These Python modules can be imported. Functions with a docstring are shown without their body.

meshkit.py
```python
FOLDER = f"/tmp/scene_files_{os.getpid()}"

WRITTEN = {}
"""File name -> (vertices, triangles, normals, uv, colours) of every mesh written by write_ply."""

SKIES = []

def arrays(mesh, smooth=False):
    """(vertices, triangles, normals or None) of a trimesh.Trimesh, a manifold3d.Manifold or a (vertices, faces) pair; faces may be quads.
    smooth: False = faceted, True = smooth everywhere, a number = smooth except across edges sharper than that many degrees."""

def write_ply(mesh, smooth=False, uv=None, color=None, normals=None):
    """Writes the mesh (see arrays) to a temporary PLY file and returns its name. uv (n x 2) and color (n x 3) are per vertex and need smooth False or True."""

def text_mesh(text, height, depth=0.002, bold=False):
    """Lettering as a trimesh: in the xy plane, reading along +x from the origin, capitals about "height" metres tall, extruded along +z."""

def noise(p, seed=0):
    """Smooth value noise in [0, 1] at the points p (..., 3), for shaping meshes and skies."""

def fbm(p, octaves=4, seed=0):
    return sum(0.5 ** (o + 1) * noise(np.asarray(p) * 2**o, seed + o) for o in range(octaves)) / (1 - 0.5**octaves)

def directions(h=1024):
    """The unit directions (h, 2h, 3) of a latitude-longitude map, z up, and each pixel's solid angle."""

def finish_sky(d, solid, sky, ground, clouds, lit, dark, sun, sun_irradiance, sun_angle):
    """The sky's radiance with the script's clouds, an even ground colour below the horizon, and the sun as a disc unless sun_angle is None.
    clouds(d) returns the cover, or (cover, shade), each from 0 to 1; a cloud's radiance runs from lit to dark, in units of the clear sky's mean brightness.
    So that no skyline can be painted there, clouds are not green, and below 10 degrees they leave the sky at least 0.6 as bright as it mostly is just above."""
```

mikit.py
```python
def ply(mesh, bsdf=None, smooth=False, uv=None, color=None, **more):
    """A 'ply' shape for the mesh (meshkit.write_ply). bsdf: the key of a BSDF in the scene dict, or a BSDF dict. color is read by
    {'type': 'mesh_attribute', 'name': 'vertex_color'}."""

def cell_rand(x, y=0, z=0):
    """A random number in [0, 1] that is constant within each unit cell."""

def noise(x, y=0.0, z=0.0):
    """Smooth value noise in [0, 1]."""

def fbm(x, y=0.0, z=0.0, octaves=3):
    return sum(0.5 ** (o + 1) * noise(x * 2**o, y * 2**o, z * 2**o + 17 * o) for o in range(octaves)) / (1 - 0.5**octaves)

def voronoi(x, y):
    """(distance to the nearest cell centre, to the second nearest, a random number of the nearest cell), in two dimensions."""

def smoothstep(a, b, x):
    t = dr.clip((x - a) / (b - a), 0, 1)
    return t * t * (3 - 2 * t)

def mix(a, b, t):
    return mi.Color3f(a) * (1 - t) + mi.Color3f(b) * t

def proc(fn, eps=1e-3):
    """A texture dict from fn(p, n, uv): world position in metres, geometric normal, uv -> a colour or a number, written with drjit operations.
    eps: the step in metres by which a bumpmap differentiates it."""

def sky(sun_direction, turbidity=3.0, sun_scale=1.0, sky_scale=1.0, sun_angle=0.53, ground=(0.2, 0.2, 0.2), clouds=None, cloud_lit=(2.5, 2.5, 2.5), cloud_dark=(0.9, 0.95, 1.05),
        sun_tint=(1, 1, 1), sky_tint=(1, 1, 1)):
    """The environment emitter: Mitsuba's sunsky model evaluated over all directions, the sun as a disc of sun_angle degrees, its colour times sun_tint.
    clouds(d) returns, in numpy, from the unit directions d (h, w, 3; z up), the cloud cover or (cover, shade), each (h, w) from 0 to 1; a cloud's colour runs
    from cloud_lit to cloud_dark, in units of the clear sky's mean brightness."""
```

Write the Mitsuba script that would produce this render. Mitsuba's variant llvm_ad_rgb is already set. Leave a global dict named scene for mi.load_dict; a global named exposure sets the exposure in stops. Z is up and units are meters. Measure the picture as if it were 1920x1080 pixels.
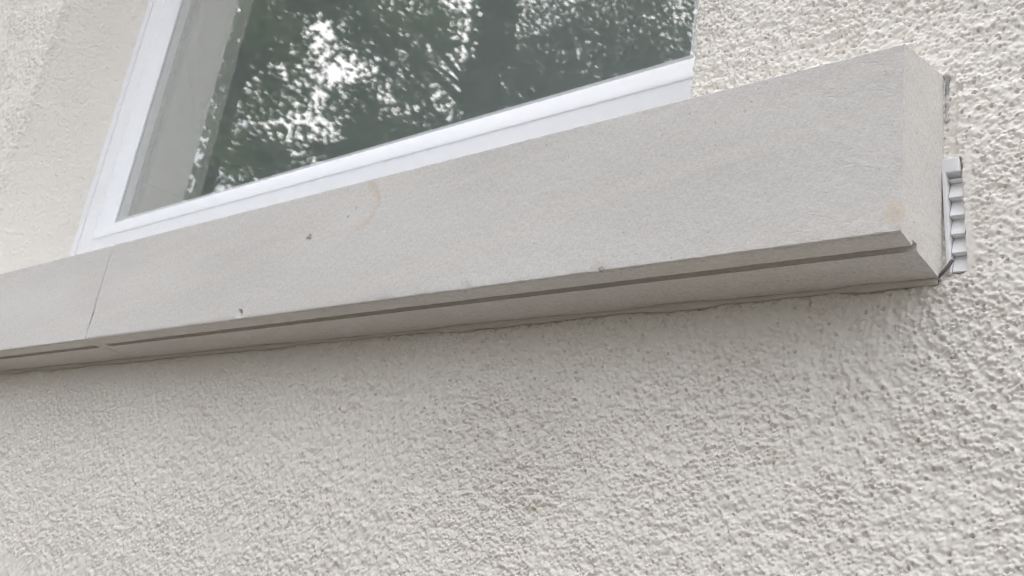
import math, random
import numpy as np
import trimesh, drjit as dr, mitsuba as mi, mikit, meshkit
import manifold3d as m3
from scipy.spatial import cKDTree
from mikit import noise, fbm, voronoi, smoothstep, mix, proc

T = mi.ScalarTransform4f
scene, labels = {}, {}

# ------------------------------------------------------------------ camera, sky, exposure
# world: x along the wall, y into the house (outside is -y), z up; the origin is the lower right front corner of the sill, on the wall face
EYE = np.array([0.17800, -0.58292, -0.23380])
FWD = np.array([-0.64136, 0.69950, 0.31522])
UP = np.array([0.09747, -0.33324, 0.93779])
scene['camera'] = {'type': 'thinlens', 'fov': 2 * math.degrees(math.atan(960 / 1799.4)), 'fov_axis': 'x',
                   'to_world': T().look_at(origin=EYE.tolist(), target=(EYE + FWD).tolist(), up=UP.tolist()),
                   'aperture_radius': 0.0009, 'focus_distance': 0.66, 'near_clip': 0.02, 'far_clip': 400.0}
scene['daylight'] = mikit.sky([-0.50, -0.56, 0.66], turbidity=4, sun_scale=0.048, sun_angle=46, sun_tint=(0.86, 0.97, 1.16),
                              clouds=lambda d: (np.ones(d.shape[:2]), np.clip(1 - np.clip(d[..., 2], 0, 1) + 0.25 * (meshkit.fbm(d * 3.0, 3) - 0.5), 0, 1)),
                              cloud_lit=(3.25, 3.29, 3.50), cloud_dark=(0.98, 0.99, 1.06))
exposure = 3.12

# ------------------------------------------------------------------ measures
HS = 0.125            # height of the sill's front face
DS = 0.073            # how far the sill stands out from the wall
XJ = -0.9745          # joint between the two sill stones
XR, XL = -0.196, -1.6815   # right and left edge of the window opening
RV = 0.1643           # depth of the window reveal
ZT = 1.45             # head of the opening
GZ = -1.75            # ground
YG = 0.180            # glass
BX0, BX1, BZ1 = -3.4, 1.2, 1.2      # garden doors at the back of the room

# ------------------------------------------------------------------ helpers
def tag(key, label=None, category=None, group=None, kind=None):
    d = {}
    if label: d['label'] = label
    if category: d['category'] = category
    if group: d['group'] = group
    if kind: d['kind'] = kind
    labels[key] = d
    return key

def add(key, mesh, bsdf, smooth=False, **kw):
    n, k = 0, key
    while k in scene:
        n += 1
        k = f'{key}_{n:03d}'
    scene[k] = mikit.ply(mesh, bsdf, smooth=smooth, **kw)
    return k

def man(m):
    p = m.to_mesh()
    return trimesh.Trimesh(p.vert_properties[:, :3], p.tri_verts, process=False)

def prism_x(poly, x0, x1):
    """polygon in (y, z), counter-clockwise, extruded along x"""
    e = m3.CrossSection([np.asarray(poly, float)], m3.FillRule.NonZero).extrude(x1 - x0)
    # extrude gives (u, v, w) -> want (x = x0 + w, y = u, z = v)
    return e.transform(np.array([[0, 0, 1, x0], [1, 0, 0, 0], [0, 1, 0, 0]], float))

def box(x0, x1, y0, y1, z0, z1):
    return m3.Manifold.cube([x1 - x0, y1 - y0, z1 - z0]).translate([x0, y0, z0])

def tube(path, radii, n=8):
    path = np.asarray(path, float)
    radii = np.broadcast_to(radii, len(path))
    t = np.gradient(path, axis=0)
    t /= np.linalg.norm(t, axis=1, keepdims=True) + 1e-12
    ref = np.array([0.31, 0.77, 0.55])
    a = np.cross(t, ref); a /= np.linalg.norm(a, axis=1, keepdims=True) + 1e-12
    b = np.cross(t, a)
    ang = np.arange(n) / n * 2 * np.pi
    v = path[:, None] + radii[:, None, None] * (np.cos(ang)[None, :, None] * a[:, None] + np.sin(ang)[None, :, None] * b[:, None])
    v = v.reshape(-1, 3)
    i, j = np.meshgrid(np.arange(len(path) - 1), np.arange(n), indexing='ij')
    q = np.stack([i * n + j, i * n + (j + 1) % n, (i + 1) * n + (j + 1) % n, (i + 1) * n + j], -1).reshape(-1, 4)
    f = np.vstack([q[:, [0, 1, 2]], q[:, [0, 2, 3]]])
    caps = [[len(v), (k + 1) % n, k] for k in range(n)] + [[len(v) + 1, len(v) - n + k, len(v) - n + (k + 1) % n] for k in range(n)]
    v = np.vstack([v, path[0], path[-1]])
    return v, np.vstack([f, caps])

def join(parts):
    vs, fs, o = [], [], 0
    for v, f in parts:
        vs.append(v); fs.append(np.asarray(f) + o); o += len(v)
    return trimesh.Trimesh(np.vstack(vs), np.vstack(fs), process=False)

# ------------------------------------------------------------------ materials
def render_colour(p, n, uv):
    c = mix((0.737, 0.711, 0.655), (0.792, 0.766, 0.711), fbm(p.x * 9, p.y * 9, p.z * 9, 3))
    c = mix(c, (0.60, 0.52, 0.40), 0.22 * smoothstep(0.68, 0.80, fbm(p.x * 70 + 4, p.y * 70, p.z * 70, 3)))
    # a faint grey-green weathering patch on the wall below the sill
    d = dr.sqrt(dr.square((p.x + 0.33) / 0.11) + dr.square((p.z + 0.115) / 0.06)) + 0.8 * (fbm(p.x * 60, p.z * 60, 3.0, 3) - 0.5)
    return mix(c, (0.54, 0.505, 0.45), 0.32 * smoothstep(1.3, 0.2, d) * smoothstep(0.1, 0.5, fbm(p.x * 160, p.z * 160, 1.0, 2)))
scene['render_mat'] = {'type': 'twosided', 'bsdf': {'type': 'principled', 'base_color': proc(render_colour), 'roughness': 0.85, 'specular': 0.25}}

def stone_colour(p, n, uv):
    c = mix((0.555, 0.540, 0.515), (0.665, 0.650, 0.626), fbm(p.x * 6 + 3, p.y * 12, p.z * 16, 4))
    # faint bedding, slightly tilted, and sand grain
    bed = fbm((p.x + 0.25 * p.z) * 5, 0.0, (p.z - 0.12 * p.x) * 70, 3)
    c = mix(c, (0.66, 0.62, 0.565), 0.28 * smoothstep(0.45, 0.75, bed))
    g = noise(p.x * 900, p.y * 900, p.z * 900)
    g2 = noise(p.x * 420 + 9, p.y * 420, p.z * 420)
    c = c * (0.84 + 0.21 * g + 0.12 * g2)
    c = mix(c, (0.22, 0.20, 0.18), 0.6 * smoothstep(0.80, 0.92, noise(p.x * 480, p.y * 330, p.z * 330) * 0.6 + 0.4 * noise(p.x * 610 + 5, p.y * 610, p.z * 610)))
    # ochre patch on the corner, brown ring-shaped water stain, orange tint
    w = fbm(p.x * 140, p.y * 140, p.z * 140, 3)
    d = dr.sqrt(dr.square((p.x + 0.003) / 0.009) + dr.square((p.z - 0.0125) / 0.009) + dr.square((p.y + DS) / 0.007)) + 1.0 * (w - 0.5)
    c = mix(c, (0.60, 0.49, 0.31), 0.34 * smoothstep(1.1, 0.5, d))
    # the stain: right-hand half of an oval ring
    rx, rz = (p.x + 0.503) / 0.036, (p.z - 0.098) / 0.026
    r = dr.sqrt(rx * rx + rz * rz) + 0.25 * (fbm(p.x * 50, p.z * 50, 7.0, 2) - 0.5)
    ring = smoothstep(0.62, 0.98, r) * smoothstep(1.08, 1.0, r) * smoothstep(-0.1, 0.5, rx)
    front = smoothstep(-DS + 0.004, -DS + 0.001, p.y)
    c = mix(c, (0.55, 0.42, 0.31), 0.38 * ring * smoothstep(0.2, 0.6, fbm(p.x * 120, p.z * 120, 5.0, 3)) * front)
    # two little brown mottles inside it and a grey dirt spot to its left
    for (sx, sz, rad, col, amt) in ((-0.500, 0.0965, 0.0020, (0.22, 0.18, 0.13), 0.6), (-0.510, 0.0905, 0.0016, (0.26, 0.2, 0.14), 0.55), (-0.5635, 0.0768, 0.0036, (0.15, 0.14, 0.13), 0.85),
                               (-0.105, 0.1035, 0.0012, (0.3, 0.26, 0.22), 0.3), (-0.6512, 0.0078, 0.0022, (0.03, 0.03, 0.03), 0.95), (-0.2085, 0.0012, 0.0024, (0.2, 0.16, 0.13), 0.6)):
        d = dr.sqrt(dr.square(p.x - sx) + dr.square(p.z - sz)) / rad + 1.6 * (noise(p.x * 800, p.z * 800, 2.0) - 0.5)
        c = mix(c, col, amt * front * smoothstep(1.1, 0.5, d))
    return c
def stone_bump(p, n, uv):
    a = noise(p.x * 1300, p.y * 1300, p.z * 1300)
    b = noise(p.x * 640 + 3, p.y * 640, p.z * 640)
    pits = smoothstep(0.66, 0.86, noise(p.x * 900 + 7, p.y * 900, p.z * 900))
    return 0.35 * a + 0.5 * b - 1.3 * pits
scene['stone_mat'] = {'type': 'twosided', 'bsdf': {'type': 'bumpmap', 'arbitrary': proc(stone_bump, eps=2.5e-4), 'scale': 0.00026,
                      'bsdf': {'type': 'principled', 'base_color': proc(stone_colour), 'roughness': 0.9, 'specular': 0.15}}}
scene['joint_mat'] = {'type': 'twosided', 'bsdf': {'type': 'diffuse', 'reflectance': proc(lambda p, n, uv: mix((0.10, 0.095, 0.09), (0.4, 0.38, 0.35), smoothstep(0.45, 0.75, fbm(p.x * 200, p.y * 90, p.z * 160, 3))))}}
scene['mortar_mat'] = {'type': 'twosided', 'bsdf': {'type': 'diffuse', 'reflectance': proc(lambda p, n, uv: mix((0.55, 0.53, 0.49), (0.72, 0.70, 0.65), fbm(p.x * 90, p.y * 300, p.z * 300, 3)))}}
scene['sealant_mat'] = {'type': 'twosided', 'bsdf': {'type': 'principled', 'roughness': 0.5, 'specular': 0.4,
                        'base_color': proc(lambda p, n, uv: mix((0.56, 0.55, 0.53), (0.27, 0.27, 0.28), smoothstep(0.108, 0.124, p.z + 0.012 * (fbm(p.x * 200, p.y * 200, p.z * 200, 2) - 0.5)) * smoothstep(0.3, 0.5, fbm(p.x * 120, p.y * 160, p.z * 120 + 4, 2))))}}
scene['white_plastic'] = {'type': 'twosided', 'bsdf': {'type': 'principled', 'base_color': proc(lambda p, n, uv: mix((0.745, 0.765, 0.795), (0.79, 0.805, 0.83), fbm(p.x * 7, p.y * 7, p.z * 7, 3))), 'roughness': 0.34, 'specular': 0.45}}
scene['vent_plastic'] = {'type': 'twosided', 'bsdf': {'type': 'principled', 'base_color': proc(lambda p, n, uv: mix((0.72, 0.72, 0.72), (0.80, 0.80, 0.81), fbm(p.x * 260, p.y * 260, p.z * 260, 3))), 'roughness': 0.5, 'specular': 0.4}}
scene['rubber_mat'] = {'type': 'twosided', 'bsdf': {'type': 'principled', 'base_color': {'type': 'rgb', 'value': [0.09, 0.085, 0.085]}, 'roughness': 0.6}}
scene['gasket_mat'] = {'type': 'twosided', 'bsdf': {'type': 'principled', 'base_color': {'type': 'rgb', 'value': [0.62, 0.64, 0.65]}, 'roughness': 0.6}}
scene['pane_mat'] = {'type': 'thindielectric', 'int_ior': 1.80}   # coated panes
scene['plaster_mat'] = {'type': 'twosided', 'bsdf': {'type': 'diffuse', 'reflectance': {'type': 'rgb', 'value': [0.83, 0.86, 0.85]}}}
scene['ground_mat'] = {'type': 'twosided', 'bsdf': {'type': 'diffuse', 'reflectance': proc(lambda p, n, uv: mix((0.06, 0.065, 0.04), (0.10, 0.10, 0.065), fbm(p.x * 2, p.y * 2, 0.0, 4)))}}
scene['paving_mat'] = {'type': 'twosided', 'bsdf': {'type': 'diffuse', 'reflectance': proc(lambda p, n, uv: mix((0.095, 0.084, 0.071), (0.13, 0.116, 0.098), fbm(p.x * 5, p.y * 5, 0.0, 4)))}}
scene['bark_mat'] = {'type': 'twosided', 'bsdf': {'type': 'diffuse', 'reflectance': proc(lambda p, n, uv: mix((0.05, 0.042, 0.035), (0.11, 0.095, 0.08), fbm(p.x * 9, p.y * 9, p.z * 2, 3)))}}
def leaf_mat(name, a, b, back):
    scene[name] = {'type': 'principledthin', 'base_color': proc(lambda p, n, uv: mix(a, b, smoothstep(0.3, 0.7, fbm(p.x * 1.3, p.y * 1.3, p.z * 1.3, 3)))), 'roughness': 0.55, 'diff_trans': back, 'spec_trans': 0.0}
leaf_mat('leaf_green', (0.13, 0.175, 0.085), (0.21, 0.275, 0.125), 1.1)
leaf_mat('leaf_ivy', (0.04, 0.065, 0.03), (0.07, 0.10, 0.045), 0.5)
leaf_mat('leaf_dark', (0.095, 0.12, 0.075), (0.17, 0.195, 0.105), 0.9)
leaf_mat('leaf_yellow', (0.18, 0.22, 0.08), (0.26, 0.30, 0.10), 1.1)

# ------------------------------------------------------------------ roughcast wall: a displaced sheet
rng = np.random.default_rng(5)
def field(cell, lo, hi, seed):
    """jittered points over s, z in [lo, hi]"""
    r = np.random.default_rng(seed)
    nx, nz = int((hi[0] - lo[0]) / cell), int((hi[1] - lo[1]) / cell)
    g = np.stack(np.meshgrid(np.arange(nx), np.arange(nz), indexing='ij'), -1).reshape(-1, 2)
    return (g + r.random(g.shape)) * cell + lo, r
LO, HI = np.array([-2.75, -0.50]), np.array([0.55, 1.15])
GRAINS, r_ = field(0.0023, LO, HI, 1); G_TREE = cKDTree(GRAINS)
G_R = 0.0010 + 0.0017 * r_.random(len(GRAINS)) ** 1.8; G_H = 0.25 + 0.95 * r_.random(len(GRAINS)) ** 1.2
PITS, r_ = field(0.0072, LO, HI, 2); P_TREE = cKDTree(PITS)
P_R = 0.00055 + 0.0004 * r_.random(len(PITS)); P_D = 0.0050 * r_.random(len(PITS)) ** 1.4
def p3(x, z, f, w=0.0): return np.stack([x * f, z * f, np.zeros_like(x) + w], -1)
def ss(a, b, x):
    t = np.clip((x - a) / (b - a), 0, 1); return t * t * (3 - 2 * t)

def relief(s, z):
    """height of the render in metres over its base plane; s runs along the wall (and round into a reveal)"""
    s, z = np.asarray(s, float), np.asarray(z, float)
    w1, w2 = 0.0010, 0.0028
    wx = s + w1 * (meshkit.noise(p3(s, z, 330, 1.5), 3) - 0.5) + w2 * (meshkit.noise(p3(s, z, 90, 2.5), 4) - 0.5)
    wz = z + w1 * (meshkit.noise(p3(s, z, 330, 5.5), 5) - 0.5) + w2 * (meshkit.noise(p3(s, z, 90, 8.5), 6) - 0.5)
    P = np.stack([wx, wz], -1)
    d, i = G_TREE.query(P, k=5, workers=-1)
    i = np.minimum(i, len(GRAINS) - 1)
    q = np.clip(1 - (d / G_R[i]) ** 2, 0, None)
    lump = (G_H[i] * q ** 0.85)
    lump = np.power(np.sum(lump ** 3, -1), 1 / 3.0)           # soft maximum
    coarse = meshkit.fbm(p3(s, z, 185, 3.1), 3, 11)
    broad = meshkit.fbm(p3(s, z, 16, 7.7), 2, 12)
    amp = 0.70 + 0.7 * ss(0.3, 0.72, meshkit.fbm(p3(s, z, 28, 9.9), 2, 15))
    h = 0.00150 * amp * lump + 0.0036 * (coarse - 0.5) + 0.0020 * (broad - 0.5)
    h += 0.0012 * (meshkit.fbm(p3(s, z, 560, 4.4), 2, 13) - 0.5)
    d, i = P_TREE.query(P, k=1, workers=-1)
    i = np.minimum(i, len(PITS) - 1)
    pit = P_D[i] * np.clip(1 - (d / (1.6 * P_R[i])) ** 2, 0, 1) ** 1.2
    inside = (s > LO[0]) & (s < HI[0]) & (z > LO[1]) & (z < HI[1])
    return h - np.where(inside, pit, 0)

def front_relief(x, z):
    h = relief(x, z)
    # flatter, smeared render right under the sill
    flat = 1 - 0.12 * ss(-0.060, -0.008, z) * ss(0.012, -0.012, x) * (z < 0.02)
    h = h * flat * (1 - 0.25 * ss(XL + 0.1, XL, x))
    # the trimmed joint at the end of the sill: a smooth recess with a ragged edge
    e = 0.0085 + 0.0022 * (meshkit.noise(p3(x * 0, z, 150, 1.0), 21) - 0.5) + 0.0012 * (meshkit.noise(p3(x * 0, z, 500, 1.0), 22) - 0.5)
    k = ss(e + 0.0012, e - 0.0006, x) * (x > -0.02) * ss(0.146, 0.138, z + 0.006 * (meshkit.noise(p3(x, z, 300, 1.0), 23) - 0.5)) * ss(-0.006, -0.002, z)
    h = h * (1 - 0.3 * k) - 0.0020 * k
    # smooth band right of the vent
    b = ss(0.0125, 0.0135, x) * ss(0.0205, 0.0165, x + 0.004 * (meshkit.noise(p3(x, z, 160, 1.0), 24) - 0.5)) * ss(0.088, 0.080, z) * ss(-0.003, 0.001, z)
    h = h * (1 - 0.8 * b) + 0.0003 * b
    # hole for the vent
    xl_ = x - ((0.079 - z) * 0.046 - 0.0009)
    v = ((xl_ > 0.0006) & (xl_ < 0.0119) & (z > 0.0008) & (z < 0.0792))
    return np.where(v, -0.024, h)

def quads(nu, nv, keep=None, flip=False):
    i, j = np.meshgrid(np.arange(nu - 1), np.arange(nv - 1), indexing='ij')
    a = i * nv + j
    q = np.stack([a, a + nv, a + nv + 1, a + 1], -1)
    q = q[keep] if keep is not None else q.reshape(-1, 4)
    if flip: q = q[:, ::-1]
    return np.vstack([q[:, [0, 1, 2]], q[:, [0, 2, 3]]])

def graded(a, b, step):
    """lines from a to b with the local spacing step(x)"""
    out = [a]
    while out[-1] < b - 1e-9:
        out.append(min(b, out[-1] + step(out[-1])))
    if len(out) > 2 and out[-1] - out[-2] < 0.3 * step(out[-2]): out.pop(-2)
    return np.array(out)

def zstep(base):
    def f(z):
        o = max(0.0, -0.25 - z, 2 * (z - 0.28), 3 * (-0.36 - z))
        return base + 0.03 * o
    return f
ZF = graded(-1.75, 3.2, zstep(0.00066))
k0 = np.argmin(abs(ZF - 0.0)); ZF[k0] = 0.0
if k0 % 2: ZF = np.insert(ZF, 1, 0.5 * (ZF[0] + ZF[1])); k0 += 1
if len(ZF) % 2 == 0: ZF = np.append(ZF, 3.25)
ZC = np.concatenate([ZF[:k0 + 1 + 80][::2] if k0 % 2 == 0 else ZF[1:k0 + 81:2], [9.0]])[:-1]
ZC = np.concatenate([ZC, graded(ZC[-1], 3.2, lambda z: 0.0019 + 0.06 * max(0.0, z - 1.0))[1:]])
def xstep(x):
    if x > 0.065: return 0.0007 + 0.06 * (x - 0.065)
    if x > -0.20: return 0.0007
    if x > XL: return 0.0007 + 0.0010 * (-0.20 - x)
    return 0.0032 + 0.05 * max(0.0, -2.35 - x)
XS = -0.45
xa = np.concatenate([graded(XR, 0.0, lambda x: 0.0007), graded(0.0, 4.0, xstep)[1:]])
xm = graded(XS, XR, xstep)
xr = np.concatenate([xm[:-1], xa])          # right grid: XS .. 4
xl = graded(-5.0, XL, lambda x: xstep(x)); xl2 = graded(XL, XS, xstep)
RC = 0.005
def wrap(s, z, edge, sign, h):
    """points of a sheet that turns round a vertical corner; s is the distance from the corner along the front (s >= 0) or into the reveal (s < 0).
    sign = +1: the front lies at x > edge"""
    a = np.clip(s / RC, -1, 1) * math.pi / 4                    # normal turns by 90 degrees over 2 RC
    f, rv = np.maximum(s, 0), np.maximum(-s, 0)
    dent = 0.35 * RC * (1 - np.abs(np.clip(s / RC, -1, 1))) ** 2  # rounds the arris off
    n = np.stack([-sign * np.sin(math.pi / 4 - a), -np.cos(math.pi / 4 - a), np.zeros_like(a)], -1)
    base = np.stack([edge + sign * f, rv, z], -1)
    return base + n * (h - dent)[..., None]
parts = []
# right front (with its corner) and the narrow reveal behind it
X, Z = np.meshgrid(xr, ZF, indexing='ij')
H = front_relief(X, Z)
# T-joint with the coarser left grid: the seam's odd vertices sit on the straight line between their neighbours
H[0, 1::2] = 0.5 * (H[0, 0:-1:2] + H[0, 2::2])
P = np.where((X >= XR)[..., None] & (Z > 0.05)[..., None], wrap(X - XR, Z, XR, 1, H), np.stack([X, -H, Z], -1))
xc, zc = 0.5 * (xr[1:] + xr[:-1])[:, None], 0.5 * (ZF[1:] + ZF[:-1])[None, :]
hole = ((xc < XR) & (zc > 0.05) & (zc < ZT)) | ((xc < -0.004) & (zc > 0.02) & (zc < 0.115))
parts.append((P.reshape(-1, 3), quads(len(xr), len(ZF), ~hole)))
sr = -np.concatenate([graded(0, 0.012, lambda x: 0.001), graded(0.012, RV + 0.01, lambda x: 0.003)[1:]])[::-1]
zz = ZF[(ZF > 0.05) & (ZF < ZT + 0.02)]
S, Z2 = np.meshgrid(sr, zz, indexing='ij')
H2 = np.where(S >= -1e-9, front_relief(XR + S, Z2), relief(XR + S, Z2))
parts.append((wrap(S, Z2, XR, 1, H2).reshape(-1, 3), quads(len(sr), len(zz))))
# left front below the sill, and left of the opening
X, Z = np.meshgrid(np.concatenate([xl[:-1], xl2]), ZC, indexing='ij')
H = front_relief(X, Z)
S = XL - X
P = np.where(((S >= -1e-9) & (Z > 0.05))[..., None], wrap(np.maximum(S, 0), Z, XL, -1, H), np.stack([X, -H, Z], -1))
xv = np.concatenate([xl[:-1], xl2])
xc, zc = 0.5 * (xv[1:] + xv[:-1])[:, None], 0.5 * (ZC[1:] + ZC[:-1])[None, :]
hole = ((xc > XL) & (zc > 0.05) & (zc < ZT)) | ((xc > -1.86) & (zc > 0.02) & (zc < 0.115))
parts.append((P.reshape(-1, 3), quads(len(xv), len(ZC), ~hole)))
# left reveal
sv = -np.concatenate([graded(0, 0.012, lambda x: 0.0015), graded(0.012, RV + 0.012, lambda x: 0.0019)[1:]])
zz = ZC[(ZC > 0.05) & (ZC < ZT + 0.02)]
S, Z2 = np.meshgrid(sv, zz, indexing='ij')
H2 = np.where(S >= -1e-9, front_relief(XL - S, Z2), relief(XL - S, Z2))
H2 = H2 * (1 - 0.45 * ss(0.0, -0.03, S))
parts.append((wrap(S, Z2, XL, -1, H2).reshape(-1, 3), quads(len(sv), len(zz))))
# head of the opening, end walls, back and flat top of the house: plain sheets
def sheet(a, b, c, d): parts.append((np.array([a, b, c, d], float), np.array([[0, 1, 2], [0, 2, 3]])))
sheet((XL - .02, 0, ZT), (XR + .02, 0, ZT), (XR + .02, RV + .02, ZT), (XL - .02, RV + .02, ZT))
zt = ZF[-1]
sheet((-5, 0, GZ), (-5, 6, GZ), (-5, 6, zt), (-5, 0, zt)); sheet((4, 0, GZ), (4, 6, GZ), (4, 6, zt), (4, 0, zt))
for (x0, x1, z0, z1) in ((-5, BX0, GZ, zt), (BX1, 4, GZ, zt), (BX0, BX1, GZ, -1.10), (BX0, BX1, BZ1, zt)):
    sheet((x0, 6, z0), (x1, 6, z0), (x1, 6, z1), (x0, 6, z1))
sheet((-5, 0, zt), (4, 0, zt), (4, 6, zt), (-5, 6, zt))
add('house_wall', join(parts), 'render_mat', smooth=60)
tag('house_wall', 'cream white roughcast rendered house wall with a deep window recess', 'wall')

# the room behind the glass
rx0, rx1, ry0, ry1, rz0, rz1 = -4.6, 3.6, 0.24, 5.7, -1.10, 1.65
rr = []
def quad(*p): rr.append((np.array(p, float), np.array([[0, 1, 2], [0, 2, 3]])))
def rect_y(x0, x1, z0, z1, y): quad((x0, y, z0), (x1, y, z0), (x1, y, z1), (x0, y, z1))
for z in (rz0, rz1): quad((rx0, ry0, z), (rx1, ry0, z), (rx1, ry1, z), (rx0, ry1, z))
for x in (rx0, rx1): quad((x, ry0, rz0), (x, ry1, rz0), (x, ry1, rz1), (x, ry0, rz1))
for (x0, x1, y0, y1, y) in ((XL + .05, XR - .05, .2, ZT - .05, ry0), (BX0, BX1, rz0 + .02, BZ1, ry1)):
    rect_y(rx0, x0, rz0, rz1, y); rect_y(x1, rx1, rz0, rz1, y); rect_y(x0, x1, rz0, y0, y); rect_y(x0, x1, y1, rz1, y)
for x in (BX0, BX1): quad((x, ry1, rz0), (x, 6, rz0), (x, 6, BZ1), (x, ry1, BZ1))
for z in (rz0, BZ1): quad((BX0, ry1, z), (BX1, ry1, z), (BX1, 6, z), (BX0, 6, z))
add('room_interior', join(rr), 'plaster_mat'); tag('room_interior', kind='structure')

# ------------------------------------------------------------------ stone sill
tag('stone_sill', 'pale buff limestone window sill projecting from the rendered wall', 'window sill')
SLOPE = (0.1430 - HS) / DS
def stone(x0, x1, groove0, groove1, seed):
    a, c = 0.0011, 0.0016
    y1 = RV + 0.004
    poly = [(-DS, a), (-DS + a, 0), (0.0, -0.0035), (y1, -0.0035), (y1, HS + SLOPE * (y1 + DS)), (-DS + c, HS + SLOPE * c), (-DS, HS - 0.6 * c)]
    m = prism_x(poly, x0, x1)
    m -= m3.Manifold.cube([groove1 - groove0, 0.0080, 0.0032 + 0.02]).translate([groove0, -0.0540, -0.02])
    m = m.refine_to_length(0.0035)
    t = man(m)
    v = np.array(t.vertices)
    k = np.stack([meshkit.fbm(v * 170 + o, 3, seed) - 0.5 for o in (0.3, 7.7, 15.1)], -1)
    v = v + 0.0006 * k
    # arrises lightly chipped
    low = np.exp(-((v[:, 1] + DS) ** 2 + v[:, 2] ** 2) / 0.0022 ** 2)
    chip = np.clip(meshkit.noise(np.stack([v[:, 0] * 95, v[:, 1] * 0, v[:, 2] * 0], -1), seed + 4) - 0.74, 0, 1) * 0.0022
    v[:, 1] += chip * low; v[:, 2] += chip * low
    for xe in (x0, x1):
        edge = np.exp(-((v[:, 1] + DS) ** 2 + (v[:, 0] - xe) ** 2) / 0.0022 ** 2)
        chip = np.clip(meshkit.noise(np.stack([v[:, 2] * 110, v[:, 1] * 0, v[:, 2] * 0 + 3], -1), seed + 5) - 0.66, 0, 1) * 0.0025
        v[:, 1] += chip * edge; v[:, 0] -= np.sign(xe - 0.5 * (x0 + x1)) * chip * edge
    # small nicks on the front face near the lower edge
    for (cx, cz, rad, dep) in ((-0.6505, 0.0065, 0.0042, 0.0040), (-0.340, 0.0005, 0.006, 0.0016), (-0.2100, 0.0004, 0.005, 0.0014)):
        d = np.hypot(v[:, 0] - cx, v[:, 2] - cz)
        v[:, 1] += dep * np.clip(1 - (d / rad) ** 2, 0, 1) * (v[:, 1] < -DS + 0.006)
    return trimesh.Trimesh(v, t.faces, process=False)
add('stone_sill__stone', stone(XJ + 0.0009, -0.0003, XJ + 0.0135, 0.01, 31), 'stone_mat', smooth=38)
add('stone_sill__stone', stone(-1.882, XJ - 0.0009, -1.9, XJ - 0.0115, 32), 'stone_mat', smooth=38)
tag('stone_sill__stone', 'long right-hand sill stone with a brown ring stain'); tag('stone_sill__stone_001', 'left-hand sill stone beyond the thin joint')
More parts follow.
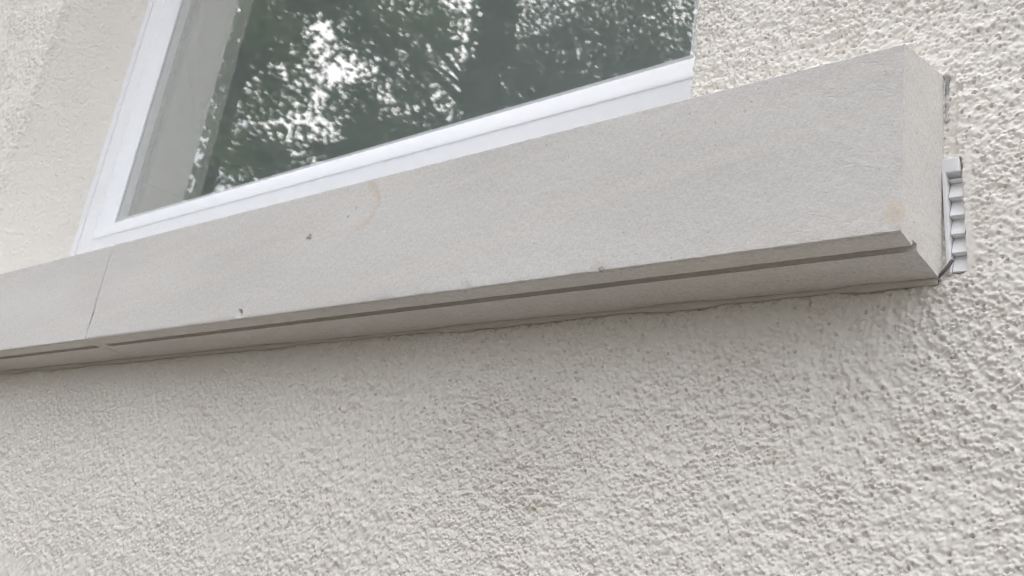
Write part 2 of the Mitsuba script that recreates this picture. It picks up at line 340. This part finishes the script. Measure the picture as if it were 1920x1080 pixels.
# thin joint: set back a little, ragged
j = prism_x([(-DS + 0.0012, 0.0008), (0, -0.002), (RV, -0.002), (RV, HS + SLOPE * (RV + DS) - 0.001), (-DS + 0.0012, HS - 0.001)], XJ - 0.0012, XJ + 0.0012)
add('stone_sill__joint', man(j), 'joint_mat')
# mortar smeared along the back of the underside
xs = np.arange(-1.88, 0.0, 0.006)
rad = 0.0022 + 0.0055 * np.clip(meshkit.fbm(p3(xs, xs * 0, 22, 1.0), 3, 41) - 0.33, 0, 1)
path = np.stack([xs, -0.0012 - 0.5 * rad, -0.0036 - 0.15 * rad + 0.001 * (meshkit.noise(p3(xs, xs * 0, 60, 1.0), 42) - 0.5)], -1)
add('stone_sill__mortar_bead', join([tube(path, rad, 8)]), 'mortar_mat', smooth=True)
# grey sealant down the end joint
zs = np.arange(0.1415, 0.108, -0.0015)
path = np.stack([0.0016 + 0.0016 * (meshkit.noise(p3(zs, zs * 0, 160, 1.0), 43) - 0.3), 0.0022 + 0 * zs, zs], -1)
add('stone_sill__sealant', join([tube(path, 0.0011 + 0.0012 * meshkit.noise(p3(zs, zs * 0, 120, 2.0), 44) * np.linspace(1, 0.1, len(zs)), 8)]), 'sealant_mat', smooth=True)

# ------------------------------------------------------------------ window
tag('window', 'white plastic framed window reflecting trees, set back in the rendered wall', 'window')
GX0, GX1, GZ0, GZ1 = -1.567, -0.310, 0.351, 1.34       # edge of the visible glass
def ring(profile):
    """profile: [((left, right, bottom, top) distances outward from the glass edge, y)]; swept round the four corners"""
    rows = []
    for (l, r, b, t), y in profile:
        rows.append([(GX0 - l, y, GZ0 - b), (GX1 + r, y, GZ0 - b), (GX1 + r, y, GZ1 + t), (GX0 - l, y, GZ1 + t)])
    v = np.array(rows, float).reshape(-1, 3)
    q = []
    n = len(profile)
    for i in range(n):
        i2 = (i + 1) % n
        for k in range(4):
            k2 = (k + 1) % 4
            q.append([i * 4 + k, i * 4 + k2, i2 * 4 + k2, i2 * 4 + k])
    q = np.array(q)
    return trimesh.Trimesh(v, np.vstack([q[:, [0, 1, 2]], q[:, [0, 2, 3]]]), process=False)
def same(d): return (d, d, d, d)
# outer frame: flat face; the bottom rail is taller and runs down behind the sill
out = (0.0930, 0.0930, 0.165, 0.075)
add('window__frame', ring([(same(0.0330), RV + 0.004), (same(0.0345), RV + 0.0002), (same(0.036), RV), (tuple(o - 0.0012 for o in out), RV), (out, RV + 0.0012), (out, RV + 0.06), (same(0.0330), RV + 0.06)]), 'white_plastic', smooth=25)
# glazing bead: stands proud of the frame and slopes in to the glass
pr = [(same(0.0355), RV + 0.001), (same(0.0360), RV - 0.0006), (same(0.0352), RV - 0.0015), (same(0.0325), RV - 0.0014)]
for k in range(1, 7):
    t = k / 6
    pr.append((same(0.0325 * (1 - t) + 0.0), RV - 0.0014 + (YG - 0.0012 - RV + 0.0014) * t - 0.0022 * math.sin(math.pi * t)))
pr += [(same(0.0), YG - 0.0002), (same(0.0355), YG - 0.0002)]
add('window__glazing_bead', ring(pr), 'white_plastic', smooth=40)
add('window__gasket', ring([(same(0.003), YG - 0.0011), (same(-0.0016), YG - 0.0011), (same(-0.0020), YG - 0.0001), (same(0.003), YG - 0.0001)]), 'gasket_mat')
# cover strips beside the frame (left, right, top)
def trim(d0, d1, side):
    w = {'left': box(GX0 - d1, GX0 - d0, RV - 0.0015, RV + 0.05, 0.18, GZ1 + 0.08), 'right': box(GX1 + d0, GX1 + d1, RV - 0.0015, RV + 0.05, 0.18, GZ1 + 0.08)}[side]
    add('window__cover_strip', man(w), 'white_plastic')
trim(0.0944, 0.122, 'left'); trim(0.0944, 0.122, 'right')
def pane(y, d=0.012):
    v = np.array([(GX0 - d, y, GZ0 - d), (GX1 + d, y, GZ0 - d), (GX1 + d, y, GZ1 + d), (GX0 - d, y, GZ1 + d)], float)
    add('window__pane', trimesh.Trimesh(v, [[0, 1, 2], [0, 2, 3]], process=False), 'pane_mat')
pane(YG); pane(YG + 0.018)
# spacer bar between the two panes
add('window__spacer', ring([(same(0.004), YG + 0.0006), (same(-0.006), YG + 0.0006), (same(-0.006), YG + 0.0174), (same(0.004), YG + 0.0174)]), 'gasket_mat')

# ------------------------------------------------------------------ weep vent
tag('weep_vent', 'small white plastic slatted wall vent beside the sill end', 'vent')
LEAN = 0.046
def lean(mesh):
    v = np.array(mesh.vertices)
    v[:, 0] += (0.079 - v[:, 2]) * LEAN - 0.0009
    return trimesh.Trimesh(v, mesh.faces, process=False)
def bevelled(x0, x1, y0, y1, z0, z1, r=0.0005):
    return m3.Manifold.batch_hull([m3.Manifold.sphere(r, 10).translate([x, y, z]) for x in (x0 + r, x1 - r) for y in (y0 + r, y1 - r) for z in (z0 + r, z1 - r)])
add('weep_vent__side_bar', lean(man(bevelled(0.0004, 0.0029, -0.0022, 0.022, 0.0005, 0.0745))), 'vent_plastic', smooth=40)
add('weep_vent__back', lean(man(box(0.0021, 0.0118, 0.0165, 0.0185, 0.0, 0.078))), 'vent_plastic')
add('weep_vent__top_cap', lean(man(bevelled(-0.0002, 0.0112, -0.0022, 0.020, 0.0690, 0.0800, 0.0012))), 'vent_plastic', smooth=60)
for k in range(6):
    z0 = 0.0017 + k * 0.0127
    top = z0 + (0.0132 if k < 5 else 0.0030)
    poly = [(0.0001, z0 + 0.0002), (0.0005, z0 - 0.0002), (0.0068, z0 - 0.0001), (0.0095, z0 - 0.0001), (0.0095, top - 0.0004), (0.0066, top - 0.0004)]
    m = prism_x(poly, 0.0034, 0.0118)
    add('weep_vent__slat', lean(man(m)), 'vent_plastic')
t = np.linspace(0, 1, 9)[:, None]
p0, p1, p2 = np.array([0.0062, -0.0020, 0.0085]), np.array([0.0046, -0.0062, 0.0015]), np.array([-0.0010, -0.0052, -0.0028])
add('rubber_strip', join([tube((1 - t) ** 2 * p0 + 2 * t * (1 - t) * p1 + t * t * p2, 0.0011, 8)]), 'rubber_mat', smooth=True)
tag('rubber_strip', 'short dark bent rubber strip at the lower sill corner under the vent', 'rubber strip')

# ------------------------------------------------------------------ garden: ground, path and trees (seen in the window)
def flat(name, x0, x1, y0, y1, z, mat):
    add(name, trimesh.Trimesh(np.array([(x0, y0, z), (x1, y0, z), (x1, y1, z), (x0, y1, z)], float), [[0, 1, 2], [0, 2, 3]], process=False), mat)
    tag(name, kind='structure')
flat('ground', -150, 150, -150, 150, GZ - 0.004, 'ground_mat')
flat('garden_path', -9, 9, -5.5, 0.0, GZ, 'paving_mat')

def leaves(points, size, r, aspect=0.75, droop=0.4):
    n = len(points)
    d = r.normal(size=(n, 3)); d[:, 2] -= droop
    d /= np.linalg.norm(d, axis=1, keepdims=True)
    u = np.cross(d, r.normal(size=(n, 3))); u /= np.linalg.norm(u, axis=1, keepdims=True)
    w = np.cross(d, u)
    L = size * r.uniform(0.7, 1.25, (n, 1))
    a = points - d * L * 0.5
    c = points + d * L * 0.5
    b = points + u * L * 0.5 * aspect + w * L * 0.10
    e = points - u * L * 0.5 * aspect + w * L * 0.10
    v = np.stack([a, b, c, e], 1).reshape(-1, 3)
    k = np.arange(n)[:, None] * 4
    return v, np.vstack([k + [0, 1, 2], k + [0, 2, 3]])

def tree(key, base, height, trunk_r, crown_c, crown_r, n_clumps, per, size, mat, seed, label, sigma=0.22, hollow=0.45, ivy=False, lean_=(0, 0), droop=0.4, category='tree', gaps=0.50, freq=0.5, leafgap=0.0):
    r = np.random.default_rng(seed)
    base, crown_c, crown_r = map(lambda a: np.asarray(a, float), (base, crown_c, crown_r))
    tt = np.linspace(0, 1, 14)
    tp = base + np.stack([lean_[0] * tt ** 1.5 + 0.10 * np.sin(tt * 5 + seed), lean_[1] * tt ** 1.5 + 0.10 * np.cos(tt * 4 + seed), tt * height], -1) - np.array([0.10 * math.sin(seed), 0.10 * math.cos(seed), 0])
    tr = trunk_r * (1 - 0.72 * tt) * (1 + 0.5 * np.exp(-tt * 18))
    wood = [tube(tp, tr, 12)]
    # clumps: points in the crown, thinned by a 3-D noise so that gaps open between boughs
    c = []
    while len(c) < n_clumps:
        q = r.uniform(-1, 1, (4000, 3))
        rad = np.linalg.norm(q, axis=1)
        q = q[(rad < 1) & (rad > hollow * r.random(4000))]
        w = crown_c + q * crown_r
        for g in OPENINGS: w = w[np.linalg.norm(w - np.array(g[:3]), axis=1) > g[3] * r.uniform(0.8, 1.2, len(w))]
        keep = meshkit.fbm(w * freq + seed, 2, seed) > gaps + 0.05 * r.random(len(w))
        c.extend(w[keep])
    c = np.array(c[:n_clumps])
    # boughs reach from the trunk to groups of clumps, twigs from the boughs to each clump
    nb = max(6, n_clumps // 16)
    heads = c[r.choice(len(c), nb, replace=False)]
    ends = []
    for h in heads:
        zz_ = np.clip(h[2] - 0.55 * np.hypot(*(h - base)[:2]) - 0.3, base[2] + 0.25 * height, base[2] + 0.95 * height)
        k = np.clip((zz_ - base[2]) / height, 0, 1)
        o = np.array([np.interp(k, tt, tp[:, a]) for a in range(3)])
        t_ = np.linspace(0, 1, 7)[:, None]
        mid = 0.5 * (o + h) + np.array([0, 0, 0.25 * np.linalg.norm(h - o) * 0.4]) + r.normal(size=3) * 0.12
        bz = (1 - t_) ** 2 * o + 2 * t_ * (1 - t_) * mid + t_ ** 2 * h
        r0 = min(0.45 * np.interp(k, tt, tr), 0.012 + 0.020 * np.linalg.norm(h - o))
        wood.append(tube(bz, np.linspace(r0, 0.010, 7), 6)); ends.append(bz)
    pts = np.vstack(ends); kd = cKDTree(pts)
    for h in c:
        o = pts[kd.query(h)[1]]
        if np.linalg.norm(h - o) > 0.05:
            t_ = np.linspace(0, 1, 4)[:, None]
            wood.append(tube(o + (h - o) * t_ + np.sin(t_ * math.pi) * r.normal(size=3) * 0.05, np.linspace(0.010, 0.004, 4), 4))
    tag(key, label, category)
    add(key + '__trunk', join(wood), 'bark_mat', smooth=True)
    spread = sigma * np.array([1.15, 1.15, 0.75])
    lp = (c[:, None] + r.normal(size=(len(c), per, 3)) * spread * r.uniform(0.6, 1.3, (len(c), 1, 1))).reshape(-1, 3)
    for g in OPENINGS: lp = lp[np.linalg.norm(lp - np.array(g[:3]), axis=1) > g[3]]
    if leafgap: lp = lp[meshkit.fbm(lp * 1.15 + 2.2 * seed, 2, seed + 9) > leafgap]
    add(key + '__crown', join([leaves(lp, size, r, droop=droop)]), mat)
    if ivy:
        n = 9000
        k = r.random(n)
        o = np.stack([np.interp(k, tt, tp[:, a]) for a in range(3)], -1)
        th = r.random(n) * 2 * math.pi
        bump = 0.06 + 0.16 * meshkit.fbm(np.stack([np.cos(th) * 1.5, np.sin(th) * 1.5, o[:, 2] * 1.1], -1), 3, 77)
        rad = np.interp(k, tt, tr) + bump * r.random(n) ** 0.5
        o[:, 0] += np.cos(th) * rad; o[:, 1] += np.sin(th) * rad
        add(key + '__ivy', join([leaves(o, 0.09, r, 0.9, 0.9)]), 'leaf_ivy')

# openings between the boughs, where the sky shows through: (x, y, z, radius)
OPENINGS = [(-10.4, -5.95, 7.0, 0.55), (-10.2, -5.85, 5.6, 0.55), (-9.2, -7.15, 7.3, 0.6), (-9.45, -6.9, 6.8, 0.5), (-8.95, -8.3, 8.9, 0.7), (-11.15, -5.05, 4.9, 0.6), (-11.1, -5.0, 7.5, 0.35)]
tree('broadleaf_tree', (-11.2, -5.0, GZ), 12.5, 0.20, (-11.0, -4.8, 6.4), (1.3, 1.3, 4.6), 330, 90, 0.10, 'leaf_green', 5, 'leafy green broadleaf tree at the left of the window reflection', sigma=0.22, gaps=0.38, freq=0.7, leafgap=0.43)
tree('ivy_clad_tree', (-8.45, -7.33, GZ), 17.0, 0.30, (-9.7, -6.5, 8.4), (1.4, 1.4, 3.9), 210, 90, 0.10, 'leaf_green', 8, 'tall tree with a thick ivy-covered trunk reflected in the window', ivy=True, sigma=0.20, gaps=0.38, freq=0.8, leafgap=0.46)
tree('broadleaf_tree_001', (-10.2, -6.6, GZ), 9.0, 0.10, (-10.1, -6.5, 4.9), (0.9, 0.9, 2.2), 80, 90, 0.10, 'leaf_green', 31, 'slim lower broadleaf tree between the leafy tree and the ivy-covered trunk in the reflection', sigma=0.2, gaps=0.38, freq=0.9, leafgap=0.46)
tree('evergreen_tree', (-9.0, -10.8, GZ), 11.6, 0.18, (-9.0, -10.8, 6.0), (1.5, 1.5, 5.6), 400, 100, 0.085, 'leaf_dark', 14, 'middle one of three dark evergreens right of the ivy-covered trunk in the reflection', sigma=0.24, hollow=0.2, gaps=0.34, freq=0.9, leafgap=0.36)
tree('evergreen_tree_001', (-6.9, -11.4, GZ), 15.0, 0.20, (-6.9, -11.4, 7.6), (2.2, 2.2, 7.6), 540, 100, 0.085, 'leaf_dark', 21, 'tall dark evergreen at the right edge of the window reflection', sigma=0.26, hollow=0.2, gaps=0.34, freq=0.9, leafgap=0.36)
tree('evergreen_tree_002', (-9.6, -9.75, GZ), 10.9, 0.12, (-9.6, -9.75, 5.9), (1.3, 1.3, 4.6), 340, 100, 0.085, 'leaf_dark', 38, 'shorter evergreen just right of the ivy-covered trunk in the reflection, sky above it', sigma=0.23, hollow=0.2, gaps=0.34, freq=0.9, leafgap=0.36)
tree('young_tree', (-9.8, -8.15, GZ), 8.8, 0.08, (-9.8, -8.15, 5.3), (0.8, 0.8, 2.0), 80, 90, 0.08, 'leaf_yellow', 27, 'small yellow-green tree beside the ivy-covered trunk in the reflection', sigma=0.18, gaps=0.42)
